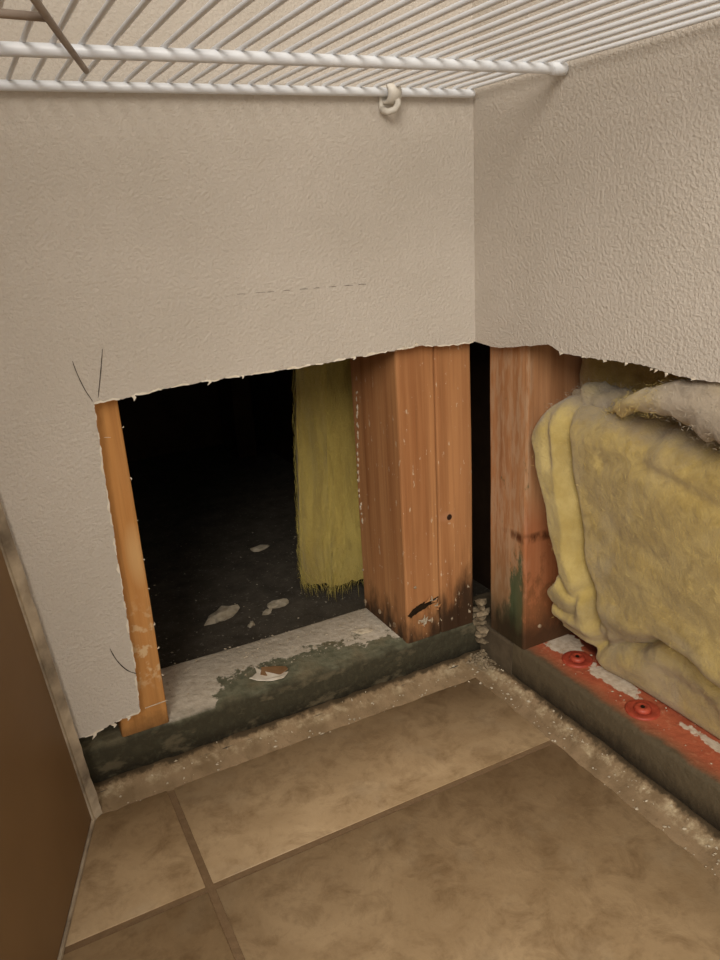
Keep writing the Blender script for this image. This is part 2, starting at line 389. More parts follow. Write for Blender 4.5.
mortar('trim_2', (.010, -1.0), 220, [(-.0118, -.006), (-.0095, -.0003), (-.005, .0022), (.000, .0045), (.005, .008), (.009, .011), (.014, .014), (.017, .008)], 4.0, 'crumbly mortar margin along the foot of the right wall')

# ------------------------------------------------------------------ drywall
cut_b = [(-.62, .068), (-.374, .069), (-.362, .0675), (-.350, .070), (-.343, .0725), (-.3255, .0735), (-.3235, .0745), (-.3215, .12), (-.3210, .20), (-.3200, .27), (-.3190, .3225),
         (-.297, .3235), (-.258, .3265), (-.213, .327), (-.164, .327), (-.12, .3285), (-.089, .3292), (-.060, .331), (-.041, .3285), (-.018, .3268), (0, .3275)]
edge_b = ragged(cut_b[1:], .0022, .0007, 3)
ol = [(-.62, .068)] + edge_b + [(0, 2.3), (-.62, 2.3)]
wall_back = slab_from_outline('wall_back', ol, lambda u, v, d: (u, d, v), .012); tag(wall_back, 'textured off-white drywall at the back with a cut-out hole', kind='structure')
cut_r = [(.012, .3275), (0, .3275), (-.012, .3262), (-.035, .3258), (-.055, .329), (-.073, .332), (-.094, .3352), (-.101, .3335), (-.108, .3306), (-.14, .3308), (-.167, .3318), (-.19, .332), (-.217, .3292), (-.247, .3298), (-.32, .331), (-.42, .328), (-.62, .33)]
edge_r = ragged(cut_r, .0022, .0006, 11)
ol = edge_r + [(-.62, 0.0), (-1.0, 0.0), (-1.0, 2.3), (.012, 2.3)]
wall_right = slab_from_outline('wall_right', ol, lambda u, v, d: (d, u, v), .012); tag(wall_right, 'textured off-white drywall at the right with its foot cut away', kind='structure')
wl = from_bm('wall_left', box_bm((-.64, -.52, 0), (-.62, .012, 2.3)), 'paint'); tag(wl, 'off-white closet wall at the left', kind='structure')
ce = from_bm('ceiling', box_bm((-.64, -1.0, 2.3), (.11, .95, 2.32)), 'paint'); tag(ce, 'off-white closet ceiling', kind='structure')
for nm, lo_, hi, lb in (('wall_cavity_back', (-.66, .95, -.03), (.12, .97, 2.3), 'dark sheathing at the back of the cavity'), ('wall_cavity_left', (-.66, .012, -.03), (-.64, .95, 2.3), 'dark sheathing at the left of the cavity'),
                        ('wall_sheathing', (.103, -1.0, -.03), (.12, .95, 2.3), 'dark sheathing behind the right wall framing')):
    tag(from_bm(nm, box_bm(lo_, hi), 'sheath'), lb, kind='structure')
# broken paint rim and torn paper along the cuts
def rim(edge, to3, parent, wmax, seed, skip=.35):
    V = []; F = []; prev = None
    for i in range(len(edge)-1):
        a = Vector(edge[i]); b = Vector(edge[min(i+1, len(edge)-1)]); d = (b-a)
        if d.length < 1e-6: continue
        n = Vector((-d.y, d.x)).normalized()
        wv = wmax*max(0, noise.noise((i*.23, seed, 0))*1.1 + skip + .35*noise.noise((i*.9, seed, 3)))
        if wv < .0002: prev = None; continue
        k = len(V)
        V += [to3(a.x - n.x*.0003, a.y - n.y*.0003, -.0005), to3(a.x + n.x*wv, a.y + n.y*wv, -.0002)]
        if prev is not None: F.append((prev, k, k+1, prev+1))
        prev = k
    if F: from_py('chipped_paint_edge', V, F, 'paper', parent)
to_b = lambda u, v, d: (u, d, v); to_r = lambda u, v, d: (d, u, v)
rim(edge_b, to_b, wall_back, .0020, 2, .30); rim(edge_r[6:260], lambda u, v, d: (d, u, v), wall_right, -.0020, 5, .4)
def tear(u, v, du, dv, wid, to3, parent, curl=.002):
    p = [(u, v), (u+du*.5+wid*.3, v+dv*.5), (u+du, v+dv), (u+du*.5+wid, v+dv*.4), (u+wid, v)]
    V = [to3(a, b, -.0008 - curl*abs(b-v)/.006*(.3+.7*R.random())) for a, b in p]; V += [to3(a, b, .0004 - curl*abs(b-v)/.006*.3) for a, b in p]
    n = len(p); F = [tuple(range(n)), tuple(range(2*n-1, n-1, -1))] + [(i, (i+1) % n, n+(i+1) % n, n+i) for i in range(n)]
    from_py('paper_tear', V, F, 'paper', parent)
for (u, v, du, dv, wd) in ((-.294, .3245, .002, -.004, .003), (-.212, .3275, .001, -.0026, .002), (-.237, .327, -.001, -.003, .0025), (-.073, .3295, .0012, .0028, .005), (-.062, .331, .0015, .003, .004), (-.119, .329, .001, -.002, .003),
                           (-.316, .298, .0045, -.0008, .0005), (-.3195, .0762, .018, .001, .0012), (-.347, .0712, .002, -.003, .0035), (-.361, .068, -.001, -.0035, .003), (-.335, .0735, .001, -.003, .003)):
    tear(u, v, du, dv, wd, to_b, wall_back)
for (u, v, du, dv, wd) in ((-.107, .331, -.002, -.004, -.003), (-.152, .331, -.001, -.003, -.0025), (-.172, .332, -.001, -.004, -.0018), (-.198, .331, .001, -.0045, -.0016), (-.194, .331, 0, -.003, -.0015), (-.206, .330, -.001, -.005, -.0017), (-.226, .3295, 0, -.003, -.003), (-.131, .331, .001, -.002, -.003)):
    tear(u, v, du*.5, dv*.5, wd, to_r, wall_right, .001)
# knife scores and pencil marks on the paint
def score(pts, wmm, name='score_line'):
    path = smooth_path(pts, 6); V = []; F = []
    for i, (u, v) in enumerate(path):
        a = path[max(i-1, 0)]; b = path[min(i+1, len(path)-1)]; d = Vector((b[0]-a[0], b[1]-a[1])).normalized()
        t = i/(len(path)-1); wv = wmm*.0005*(.35 + .65*math.sin(math.pi*(.12+.76*t)))*(1+.5*noise.noise((u*300, v*300, 0)))
        V += [(u-d.y*wv, -.00045, v+d.x*wv), (u+d.y*wv, -.00045, v-d.x*wv)]
        if i: F.append((2*i-2, 2*i-1, 2*i+1, 2*i))
    from_py(name, V, F, 'pencil', wall_back)
score([(-.3075, .359), (-.3095, .350), (-.3125, .338), (-.3155, .3265)], .6)
score([(-.328, .3535), (-.3265, .345), (-.3235, .334), (-.3195, .3245)], .55)
score([(-.3375, .136), (-.334, .1245), (-.328, .114), (-.3215, .1085)], .7)
for k in range(9):
    u = -.208 + k*.0122 + R.uniform(-.002, .002); score([(u, .3862-.0002*k), (u+.003, .3863-.0002*k), (u+R.uniform(.005, .008), .3860-.0002*k)], .16 + .022*k, 'pencil_mark')

# ------------------------------------------------------------------ framing
tag(from_bm('wall_stud', board_bm((-.339, .0122, .048), (-.3005, .101, 2.3), 2, 60, .0006), 'pine_l'), 'bright pine stud along the left side of the wall hole', 'stud')
stud_a = tag(from_bm('wall_stud', board_bm((-.0722, .0122, .048), (-.0345, .101, 2.3), 2, 60), 'post'), 'pine stud with a rotten gouged foot, left half of the doubled corner post', 'stud')
stud_b = tag(from_bm('wall_stud', board_bm((-.0338, .0126, .048), (.0042, .101, 2.3), 2, 60), 'post'), 'pine stud with a small dark knot, right half of the doubled corner post', 'stud')
stud_r = tag(from_bm('wall_stud', board_bm((.0122, -.0550, .048), (.101, -.0035, 2.3), 2, 60, .0008), 'pine_r'), 'pine stud with green paint at its foot beside the yellow insulation', 'stud')
tag(from_bm('wall_stud', board_bm((.0122, -.630, .048), (.101, -.592, 2.3), 2, 30), 'pine'), 'plain pine stud at the far end of the yellow insulation', 'stud')
tag(from_bm('wall_stud', board_bm((.030, .820, .012), (.068, .909, 2.3), 2, 30), 'sheath'), 'dim stud deep inside the dark wall opening', 'stud')  # dark sheathing colour stands in for the deep shade on this stud
def plate(name, lo_, hi, axis, mat, amp, nlen, label):
    bm = board_bm(lo_, hi, axis, nlen, .0008, .0045)
    o = from_bm(name, bm, mat, None, True); m = o.modifiers.new('auto', 'EDGE_SPLIT'); m.split_angle = math.radians(50)
    return tag(o, label, 'bottom plate')
plate_b = plate('bottom_plate', (-.62, .0122, .010), (.0115, .101, .048), 0, 'plate_b', .001, 90, 'mouldy green-grey timber plate under the wall hole, strewn with white plaster')
plate_r = plate('bottom_plate', (.0122, -1.0, .010), (.101, -.0385, .048), 1, 'plate_r', .001, 110, 'orange painted plate under the yellow insulation with two red washers')
blk = tag(from_bm('plate_end_block', board_bm((.0118, -.0378, .010), (.099, .060, .046), 1, 12, .001, .003), 'block'), 'short grey plate end butted into the corner of the two walls', 'block')

def nail(x, y, z, n, parent, r=.0026):
    n = Vector(n).normalized(); p = Vector((x, y, z))
    V, F = tube([p - n*.001, p + n*.0008, p + n*.0014], r, 8, True, [r*.9, r, r*.6]); from_py('nail_head', V, F, 'nail', parent)
for a in ((-.0722, .0975, .056), (-.0722, .066, .0585), (-.0722, .036, .0575)): nail(*a, (-1, 0, .1), stud_a)
nail(-.0722, .098, .092, (-1, 0, 0), stud_a, .0014); nail(-.062, .0122, .105, (0, -1, 0), stud_a, .0014); nail(.030, -.0550, .068, (0, -1, 0), stud_r, .002)
# crescent gouge with pulled splinters at the foot of the post
def patch_on_front(name, pts, y, mat, parent, th=.0008):
    n = len(pts); V = [(u, y-th, v) for u, v in pts] + [(u, y+.001, v) for u, v in pts]
    F = [tuple(range(n)), tuple(range(2*n-1, n-1, -1))] + [(i, (i+1) % n, n+(i+1) % n, n+i) for i in range(n)]
    return from_py(name, V, F, mat, parent)
patch_on_front('gouge', ragged([(-.0712, .0775), (-.064, .0828), (-.056, .0862), (-.046, .0884), (-.0370, .0872), (-.0385, .0835), (-.046, .0832), (-.055, .0800), (-.062, .0768), (-.068, .0752), (-.0712, .0775)], .0016, .0012, 21)[:-1], .0122, 'dark', stud_a)
for k in range(16):
    u = R.uniform(-.066, -.040); v = .0715 + (u+.066)*.35 + R.uniform(-.012, .010); L = R.uniform(.003, .009); a = R.uniform(.2, 1.0)
    V, F = tube([(u, .0118, v), (u+L*.5*math.cos(a), .0095-R.random()*.002, v+L*.5*math.sin(a)), (u+L*math.cos(a), .011, v+L*math.sin(a))], .0008, 5, True, [.0004, .0011, .0003]); from_py('splinter', V, F, 'chip' if k % 3 else 'pine', stud_a)
# white plaster run down the rear arris of the post
for k in range(26):
    z = .150 + .135*(k/26) + R.uniform(-.004, .004); y = .0935 + .003*math.sin(z*40) - (z-.15)*.015 + R.uniform(-.0015, .0015); s = R.uniform(.0005, .0013); L = R.uniform(.001, .0035)
    V, F = tube([(-.0725, y, z-L), (-.0728, y, z), (-.0725, y, z+L)], s, 6, True, [s*.4, s, s*.4]); from_py('plaster_drip', V, F, 'chip', stud_a)

st0 = bpy.data.objects['wall_stud']
for (v, L) in ((.300, .0030), (.262, .0018), (.228, .0024), (.196, .0016), (.171, .0028), (.139, .0020), (.118, .0034), (.094, .0026)):
    tear(-.3012, v, L*.45, R.uniform(-.003, .003), .0010, lambda a, b, d: (a, .0118 + d, b), st0, .001)
# fasteners on the orange plate
def washer(x, y, z, rot):
    bm = bmesh.new(); prof = [(.0135, 0), (.0135, .0012), (.0125, .0020), (.0100, .0014), (.0078, .0016), (.0072, .0010), (0, .0010)]; n = 32; rings = []
    for r, h in prof[:-1]: rings.append([bm.verts.new((x + r*math.cos(2*math.pi*k/n), y + r*math.sin(2*math.pi*k/n), z + h)) for k in range(n)])
    for a, b in zip(rings, rings[1:]):
        for k in range(n): bm.faces.new((a[k], a[(k+1) % n], b[(k+1) % n], b[k]))
    bm.faces.new(rings[-1])
    wsh = from_bm('washer', bm, 'washer', plate_r, True)
    bm = bmesh.new(); rings = []
    for r, h in ((.0066, .001), (.0068, .0026), (.0058, .0042), (.0034, .0047), (.0022, .0036)): rings.append([bm.verts.new((x + r*math.cos(2*math.pi*k/20), y + r*math.sin(2*math.pi*k/20), z + h)) for k in range(20)])
    for a, b in zip(rings, rings[1:]):
        for k in range(20): bm.faces.new((a[k], a[(k+1) % 20], b[(k+1) % 20], b[k]))
    bm.faces.new(rings[-1]); from_bm('screw_head', bm, 'washer', wsh, True)
    V, F = tube([(x, y, z+.0036), (x, y, z+.0042)], .0019, 6); from_py('screw_recess', V, F, 'dark', wsh)
washer(.0420, -.0930, .0478, 0); washer(.0342, -.1765, .0478, .5)

# ------------------------------------------------------------------ insulation
def fibres(name, samples, count, lmin, lmax, mat, parent, hang=0.0, wid=.00016, lift=.002):
    V = []; F = []
    for _ in range(count):
        p, nrm = R.choice(samples); p = Vector(p); nrm = Vector(nrm)
        d = Vector((R.gauss(0, 1), R.gauss(0, 1), R.gauss(0, 1) - hang*2)); d = (d - nrm*d.dot(nrm)*.75 + nrm*.25).normalized(); L = R.uniform(lmin, lmax)
        s = d.cross(Vector((R.gauss(0, 1), R.gauss(0, 1), R.gauss(0, 1)))).normalized()*wid
        a = p + Vector((R.uniform(-.003, .003), R.uniform(-.003, .003), R.uniform(-.003, .003))) - nrm*.001; c = nrm*lift*R.random()
        b = a + d*L*.5 + c; e = a + d*L + c*.6 - Vector((0, 0, hang*L*.3)); k = len(V)
        V += [a-s, a+s, b-s, b+s, e]; F += [(k, k+1, k+3, k+2), (k+2, k+3, k+4)]
    o = from_py(name, V, F, mat, parent); o['kind'] = 'stuff'; return o
def samples_of(V, F, sel=lambda p: True):
    out = []
    for f in F:
        a, b, c = Vector(V[f[0]]), Vector(V[f[1]]), Vector(V[f[2]]); n = (b-a).cross(c-a)
        if n.length > 0 and sel(a): out.append((a, n.normalized()))
    return out
def lerp_pts(tab, t):
    if t <= tab[0][0]: return tab[0][1]
    for (a, va), (b, vb) in zip(tab, tab[1:]):
        if t <= b:
            k = (t-a)/(b-a); k = k*k*(3-2*k); return va + (vb-va)*k
    return tab[-1][1]
def sheet(cols, closed_back=.1005):
    """columns of equal length (lists of points) -> grid mesh with its back and ends closed against the sheathing"""
    k = len(cols[0]); V = []; F = []
    for i, c in enumerate(cols):
        V += c
        if i:
            for j in range(k-1): a = (i-1)*k+j; F.append((a, a+1, a+k+1, a+k))
    return V, F
batt = thing('insulation_batt', (.06, -.33, .048), 'large yellow fibreglass batt bulging from the right wall above the orange plate', 'insulation')
# --- body: one soft bulging surface with a rolled left edge, pressed creases and a sagging foot
def line_d(y, z, pts):
    best = 9
    for (a, b), (c, d) in zip(pts, pts[1:]):
        L = (c-a)**2 + (d-b)**2; t = max(0, min(1, ((y-a)*(c-a) + (z-b)*(d-b))/L)); best = min(best, math.hypot(y-a-t*(c-a), z-b-t*(d-b)))
    return best
zc_tab = [(-.60, .100), (-.40, .104), (-.30, .096), (-.246, .107), (-.22, .117), (-.192, .1185), (-.154, .0945), (-.12, .078), (-.05, .066)]
yl_tab = [(.050, -.0600), (.066, -.0640), (.094, -.0680), (.116, -.0730), (.137, -.0880), (.150, -.0930), (.19, -.0790), (.238, -.0635), (.258, -.0572), (.270, -.0566), (.281, -.0590), (.2915, -.0680)]
yc_tab = [(.050, -.110), (.090, -.124), (.130, -.127), (.178, -.115), (.243, -.101), (.290, -.094)]
xf_tab = [(.050, .070), (.060, .060), (.076, .040), (.096, .026), (.130, .014), (.170, .007), (.280, .004)]
x_tab = [(0, .058), (.012, .050), (.030, .044), (.052, .036), (.080, .024), (.120, .017), (.16, .014), (.20, .0125), (.23, .013), (.26, .016)]
CREASES = [([(-.096, .147), (-.104, .133), (-.1125, .126), (-.124, .142)], .0070, .0034), ([(-.074, .1080), (-.090, .1000), (-.1035, .1030), (-.112, .116), (-.121, .134)], .0060, .0032), ([(-.128, .122), (-.134, .104), (-.128, .086), (-.114, .072)], .006, .0036),
           ([(-.140, .2500), (-.170, .2600), (-.205, .2540), (-.26, .2400)], .005, .006), ([(-.078, .285), (-.084, .262), (-.087, .236)], .0045, .0035), ([(-.122, .215), (-.16, .196), (-.215, .190), (-.27, .200)], .0025, .010), ([(-.140, .150), (-.20, .158), (-.28, .150)], .003, .014)]
def batt_x(y, z, top):
    yl = lerp_pts(yl_tab, z); yc = lerp_pts(yc_tab, z); zc = lerp_pts(zc_tab, y)
    zz = z - .048
    x = lerp_pts(x_tab, zz) if z > zc else lerp_pts(x_tab, zz)*.55 + .45*.047
    if z > zc: x -= .006*math.exp(-((z-zc-.02)/.018)**2)
    else: x -= .004*math.exp(-((z-zc+.022)/.012)**2)
    x += .013*math.exp(-((z-zc)/.0042)**2)*max(.15, min(1, (yc-y)/.03))
    # rolled edge stands a little proud, its crease pressed in behind it
    fold = max(0, min(1, (y-yc)/.010)); fold = fold*fold*(3-2*fold)
    x = x*(1-fold) + lerp_pts(xf_tab, z)*fold
    x += (.010*math.exp(-((y-yc)/.0040)**2))*max(.3, min(1, (z-.08)/.03))*(1-.75*max(0, min(1, (z-.25)/.03)))
    for pts, dep, wid in CREASES:
        d = line_d(y, z, pts)
        if d < wid*3: x += .7*dep*math.exp(-(d/(wid*1.1))**2)
    e = max(0, (yl - y)/.011)
    if e < 1: x += .050*(1-math.sqrt(max(0, 1-(1-e)**2)))
    t = (top-z)/.030
    if t < 1: x += .050*(1-math.sqrt(max(0, 1-(1-max(0, t))**2)))
    n = .0048*noise.noise((y*16, z*16, 1.5)) + .0010*noise.noise((y*50, z*40, 4.5)) + .0004*noise.noise((y*150, z*130, 7.5)) + .0004*noise.noise((y*420, z*420, 2.5))
    x = min(.0985, max(.001, x - n*min(1, zz/.02)))
    return min(x, .0116) if y > -.0562 else x
cols = []; NY, NZ = 230, 120
for i in range(NY+1):
    q = i/NY; c = []
    for j in range(NZ+1):
        v = j/NZ; q2 = q**1.5
        z0 = .0502; tz = .291; z = z0 + (tz-z0)*v
        yl = lerp_pts(yl_tab, z); y = yl - .0006 - (.586+yl)*q2
        top = .2915 + .006*noise.noise((y*22, 0, 3)) + .003*noise.noise((y*70, 0, 8)) - .004*max(0, min(1, (-.12-y)/.06)) - .024*max(0, 1-(yl-y)/.026)**2; z = z0 + (top-z0)*(1-(1-v)**1.25)
        c.append((batt_x(y, z, top), y, z))
    c = [(.0985, c[0][1], c[0][2])] + c + [(.0985, c[-1][1], c[-1][2]+.002)]
    cols.append(c)
cols = [[(.0985, min(p[1], -.0562), p[2]) for p in cols[0]], [(max(p[0], .0120), min(p[1], -.0562), p[2]) for p in cols[0]]] + cols
V, F = sheet(cols); F = [f[::-1] for f in F]
body = from_py('batt_body', V, F, 'wool', batt, True); fibres('loose_fibres', samples_of(V, F, lambda p: p.x < .08 and -.34 < p.y and p.z > .075), 1400, .0015, .005, 'fibre', batt, 0, .00009, .001)
fibres('loose_fibres', samples_of(V, F, lambda p: p.z > .278 and p.y > -.34), 1400, .0015, .0045, 'fibre_grey', batt, 0, .0001, .0015)
# --- recessed rear layer above the body
cols = []
for i in range(71):
    y = -.585 + (.585-.057)*i/70
    cols.append([(.060 + .10*(max(0, y+.075)/.02)**2*.12 - .010*noise.noise((y*20, z*20, 3)) - .004*noise.noise((y*60, z*60, 3)), y, z) for z in [.20 + .4*j/40 for j in range(41)]])
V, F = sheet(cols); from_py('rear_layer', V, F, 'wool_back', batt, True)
# --- rolled left edge
def roll(name, path, mat, n=7, sides=26, amp=.003, flat=.8, seed=0.0, fib=500, fm='fibre'):
    P = smooth_path(path, n); V = []; F = []
    for i, (x, y, z, r) in enumerate(P):
        for k in range(sides):
            t = 2*math.pi*k/sides; cx, cy = math.cos(t), math.sin(t)
            nn = amp*(noise.noise((cx*1.3+seed, cy*1.3, z*38)) + .5*noise.noise((cx*3+seed, cy*3, z*90)))
            V.append((x + (r*flat+nn)*cx, y + (r+nn)*cy, z + .25*nn))
        if i:
            o = (i-1)*sides
            for k in range(sides): F.append((o+k, o+(k+1) % sides, o+sides+(k+1) % sides, o+sides+k))
    F.append(tuple(range(sides))); n_ = len(P)-1; F.append(tuple(n_*sides+k for k in range(sides)))
    from_py(name, V, F, mat, batt, True)
    if fib: fibres('loose_fibres', samples_of(V, F[:-2], lambda p: True), fib, .002, .008, fm, batt)
# --- grey dusty crown and the torn flap over the top
P = smooth_path([(.060, -.064, .270, .006), (.052, -.082, .2815, .012), (.051, -.106, .2835, .0145), (.053, -.130, .2815, .0135), (.057, -.155, .280, .010), (.062, -.180, .279, .005)], 8)
V, F = tube([p[:3] for p in P], 0, 22, True, [p[3] for p in P])
V = [v + Vector((-.6, 0, .8))*(.0075*noise.noise((v.y*70, v.z*70, v.x*70)) + .0040*noise.noise((v.y*170, v.z*170, v.x*170))) for v in V]
from_py('dusty_crown', V, F, 'wool_grey', batt, True); fibres('loose_fibres', samples_of(V, F[:-2]), 1500, .002, .006, 'fibre_grey', batt, 0, .00012, .003)
cols = []
for i in range(81):
    t = i/80; y = -.126 - .474*t; s = min(1, (-.126-y)/.12)
    up = lerp_pts([(0, .2860), (.2, .300), (.4, .311), (.7, .324), (1, .330)], s) + .004*noise.noise((y*75, 1, 1)) + .002*noise.noise((y*260, 1, 1)); dn = lerp_pts([(0, .2830), (.2, .2880), (.4, .2970), (.62, .2985), (1, .2890)], s) + .0045*noise.noise((y*85, 2, 2)) + .002*noise.noise((y*230, 2, 2))
    c = []
    for j in range(19):
        q = j/18; a = math.pi*(-.12 + 1.24*q); zz = (up+dn)/2 - math.cos(a)*(up-dn)/2*1.02; th = .004 + .010*s
        x = .034 - .022*min(1, s*2.2) - math.sin(a)*th + .005*noise.noise((y*34, zz*60, 5)) + .002*noise.noise((y*120, zz*140, 5)); c.append((x, y, zz))
    c = [(.062, y, dn+.006)] + c + [(.075, y, up)]
    cols.append(c)
V, F = sheet(cols); fl = from_py('torn_flap', V, F, ['wool_flap'], batt, True)
fibres('loose_fibres', samples_of(V, F, lambda p: p.y > -.2), 600, .002, .006, 'fibre', batt, 0, .0001, .0015); fibres('loose_fibres', samples_of(V, F, lambda p: -.36 < p.y <= -.19), 1500, .0015, .005, 'fibre_grey', batt, .2, .00012, .002)

# --- batt hanging behind the post
hang = thing('insulation_batt', (-.03, .2, .02), 'yellow-green fibreglass hanging in the dark opening behind the corner post', 'insulation')
cols = []
for i in range(60):
    t = i/59; a = math.radians(200*t - 20)
    # rounded leading edge, then along the front, into the bay
    bx, by = lerp_pts([(0, -.035), (.10, -.058), (.22, -.076), (.45, -.056), (1, .095)], t), lerp_pts([(0, .330), (.10, .275), (.22, .225), (.45, .188), (1, .165)], t)
    c = []
    for j in range(70):
        z = .030 + .010*noise.noise((t*9, 0, 2)) + .006*noise.noise((t*40, 0, 2)) + .57*(j/69)**1.25
        d = .008*noise.noise((t*4, z*6, 3)) + .0018*noise.noise((t*22, z*9, 3)) + .0008*noise.noise((t*60, z*40, 1))
        tuck = .018*max(0, 1-(z-.03)/.05)
        c.append((bx + d*.9 + .02*max(0, z-.2) + tuck*.3 - .020*max(0, 1-z/.28), by + d + tuck*.4 + .03*max(0, z-.12), z))
    cols.append(c)
V, F = sheet(cols); from_py('batt_body', V, F, 'wool_hang', hang, True)
fibres('loose_fibres', samples_of(V, F, lambda p: p.z < .34), 3000, .006, .018, 'fibre_green', hang, 1.4, .00016, .0015)
fibres('loose_fibres', samples_of(V, F, lambda p: p.z < .05), 600, .004, .012, 'fibre_green', hang, .8, .0002, .003)

# ------------------------------------------------------------------ wire shelf
shelf = thing('wire_shelf', (-.31, -.15, .510), 'white vinyl-coated wire shelf across the top of the closet corner', 'shelf')
SZ = .519
def rod(name, y, z, r, x1, cap=True):
    V, F = tube([(-.6195, y, z), (x1-.004, y, z), (x1-.0008, y, z), (x1, y, z)], r, 14, True, [r, r, r*.92, r*.6]); o = from_py(name, V, F, 'white_wire', shelf, True)
    if cap:
        V, F = tube([(x1-.012, y, z), (x1-.0115, y, z), (x1-.001, y, z), (x1, y, z)], r, 14, True, [r, r*1.22, r*1.22, r*.9]); from_py('end_cap', V, F, 'white_wire', o, True)
rod('back_rod', -.0062, SZ+.0004, .0031, -.0035, False); rod('middle_rod', -.1065, SZ+.0002, .0033, -.0008); rod('front_rod', -.305, SZ+.0004, .0031, -.0008)
wz = SZ + .0042; V, F = tube([(0, -.0030, wz-.0022), (0, -.0045, wz-.0004), (0, -.008, wz), (0, -.30, wz), (0, -.3065, wz-.0004), (0, -.3092, wz-.003)], .00145, 8)
first = None
for k in range(45):
    x = -.0072 - k*.01372
    if first is None: first = from_py('wire', [(q[0]+x, q[1], q[2]) for q in V], F, 'white_wire', shelf, True)
    else:
        c = first.copy(); C.objects.link(c); c.parent = shelf; c.location.x = first.location.x - k*.01372
# folded brace under the shelf
V, F = tube([(-.3115, -.119, .5085), (-.3165, -.136, .5087), (-.331, -.185, .509), (-.348, -.245, .509), (-.3655, -.302, .5095), (-.368, -.309, .512), (-.3685, -.3125, .517), (-.3685, -.3105, .5225)], .0015, 10); br = from_py('folded_brace', V, F, 'brace', shelf, True); br['label'] = 'taupe diagonal brace folded under the wires'
V, F = tube([(-.385, -.2170, .5095), (-.360, -.2140, .5098), (-.3385, -.2110, .5098)], .0016, 8); from_py('brace_clip', V, F, 'brace', br, True)
# wall clip that carries the back rod
clip = thing('shelf_clip', (-.0775, -.004, .500), 'small ivory plastic clip on the wall under the back rod of the wire shelf', 'clip')
from_bm('base_plate', box_bm((-.0850, -.0030, .5085), (-.0710, -.0001, .5245), .0012, 2), 'clip', clip)
hk = [(-.0775, -.0062 + .0062*math.sin(a), SZ + .0062*-math.cos(a) - .0004) for a in [math.radians(q) for q in range(-150, 91, 15)]]
bm = bmesh.new(); sec = [(-.0052, -.0011), (.0052, -.0011), (.0052, .0011), (-.0052, .0011)]; rings = []
for i, p in enumerate(hk):
    a = math.radians(-150 + 15*i); nrm = Vector((0, math.sin(a), -math.cos(a))); rings.append([bm.verts.new(Vector(p) + Vector((u, 0, 0)) + nrm*v) for u, v in sec])
for a, b in zip(rings, rings[1:]):
    for k in range(4): bm.faces.new((a[k], a[(k+1) % 4], b[(k+1) % 4], b[k]))
bm.faces.new(rings[0]); bm.faces.new(rings[-1]); from_bm('hook', bm, 'clip', clip, True)
V, F = tube([(-.0735, -.0060, .5165), (-.0737, -.0095, .5145), (-.0748, -.0115, .5105), (-.0775, -.0115, .5070), (-.0815, -.0085, .5058), (-.0840, -.0030, .5080)], .0024, 10); from_py('lower_loop', V, F, 'clip', clip, True)

# ------------------------------------------------------------------ brown panel at the left
A = Vector((-.371, -.0045, 0)); D = Vector((-.319, -.948, 0)).normalized(); U = Vector((-.0888, .006, 1)); Nn = Vector((.948, -.319, .09)).normalized(); PW, PH, TH = .50, .95, .014
pan = thing('brown_panel', tuple(A + D*.25 - Nn*.007), 'smooth brown panel with a chipped pale edge leaning at the left', 'panel')
def pp(s, h, d): return A + D*s + U*h - Nn*d
E0, E1 = .0095, .0115      # bevelled far edge and foot
V = [pp(E0, .004, 0), pp(PW, .004, 0), pp(PW, PH, 0), pp(E0, PH, 0), pp(E0, .004, TH), pp(PW, .004, TH), pp(PW, PH, TH), pp(E0, PH, TH)]
F = [(0, 1, 2, 3), (7, 6, 5, 4), (0, 4, 5, 1), (1, 5, 6, 2), (2, 6, 7, 3), (3, 7, 4, 0)]
from_py('face_board', V, F, 'panel', pan)
V = []; F = []; n = 70
for i in range(n+1):
    h = PH*(i/n)**1.6; j = .0011*noise.noise((h*70, 2, 0)) + .0006*noise.noise((h*240, 2, 0))
    V += [pp(E0+.0004, h, -.0012), pp(E0-.0022, h, -.0016), pp(.001+j*.4, h, -.0062-j), pp(-.0012, h, -.0050-j), pp(.0, h, TH*.8), pp(E0, h, TH*.8)]
    if i:
        o = (i-1)*6
        for k in range(6): F.append((o+k, o+(k+1) % 6, o+6+(k+1) % 6, o+6+k))
F.append((0, 1, 2, 3, 4, 5)); F.append(tuple(n*6+k for k in range(6))[::-1])
eg = from_py('pale_edge', V, F, 'panel_edge', pan); eg['label'] = 'chipped pale edge strip'
V, F = tube([tuple(pp(-.001 + PW*i/20, .0016, -.0004)) for i in range(21)], .0018, 6); from_py('foot_strip', V, F, 'panel_edge', pan)

# ------------------------------------------------------------------ rubble
def lump(name, p, size, seed, mat, ang=0, sub=2):
    bm = bmesh.new(); bmesh.ops.create_icosphere(bm, subdivisions=sub, radius=1); fl = Vector((seed*7.3, seed*1.9, 0))
    for v in bm.verts:
        k = 1 + .5*noise.noise(v.co*1.3 + fl) + .35*noise.noise(v.co*3.2 + fl)
        q = Vector((v.co.x*size[0]*k, v.co.y*size[1]*k, v.co.z*size[2]*k)); q.z = max(q.z, -size[2]*.55)
        v.co = Matrix.Rotation(ang, 3, 'Z') @ q + Vector(p) + Vector((0, 0, size[2]*.55))
    return from_bm(name, bm, mat)
tag(lump('plaster_chunk', (-.188, .234, .0102), (.020, .011, .006), 1, 'chip', .35), 'largest plaster chunk on the dark floor inside the wall opening', 'debris')
tag(lump('plaster_chunk', (-.124, .224, .0102), (.013, .007, .004), 5, 'chip', .2), 'flat oval plaster chunk on the dark floor beside the hanging insulation', 'debris')
tag(lump('plaster_chunk', (-.142, .213, .0102), (.009, .004, .002), 9, 'chip', .5), 'thin plaster sliver just in front of the flat oval chunk', 'debris', )
tag(lump('plaster_chunk', (-.168, .195, .0102), (.005, .004, .0025), 13, 'chip', .9), 'small plaster crumb close to the plate inside the opening', 'debris')
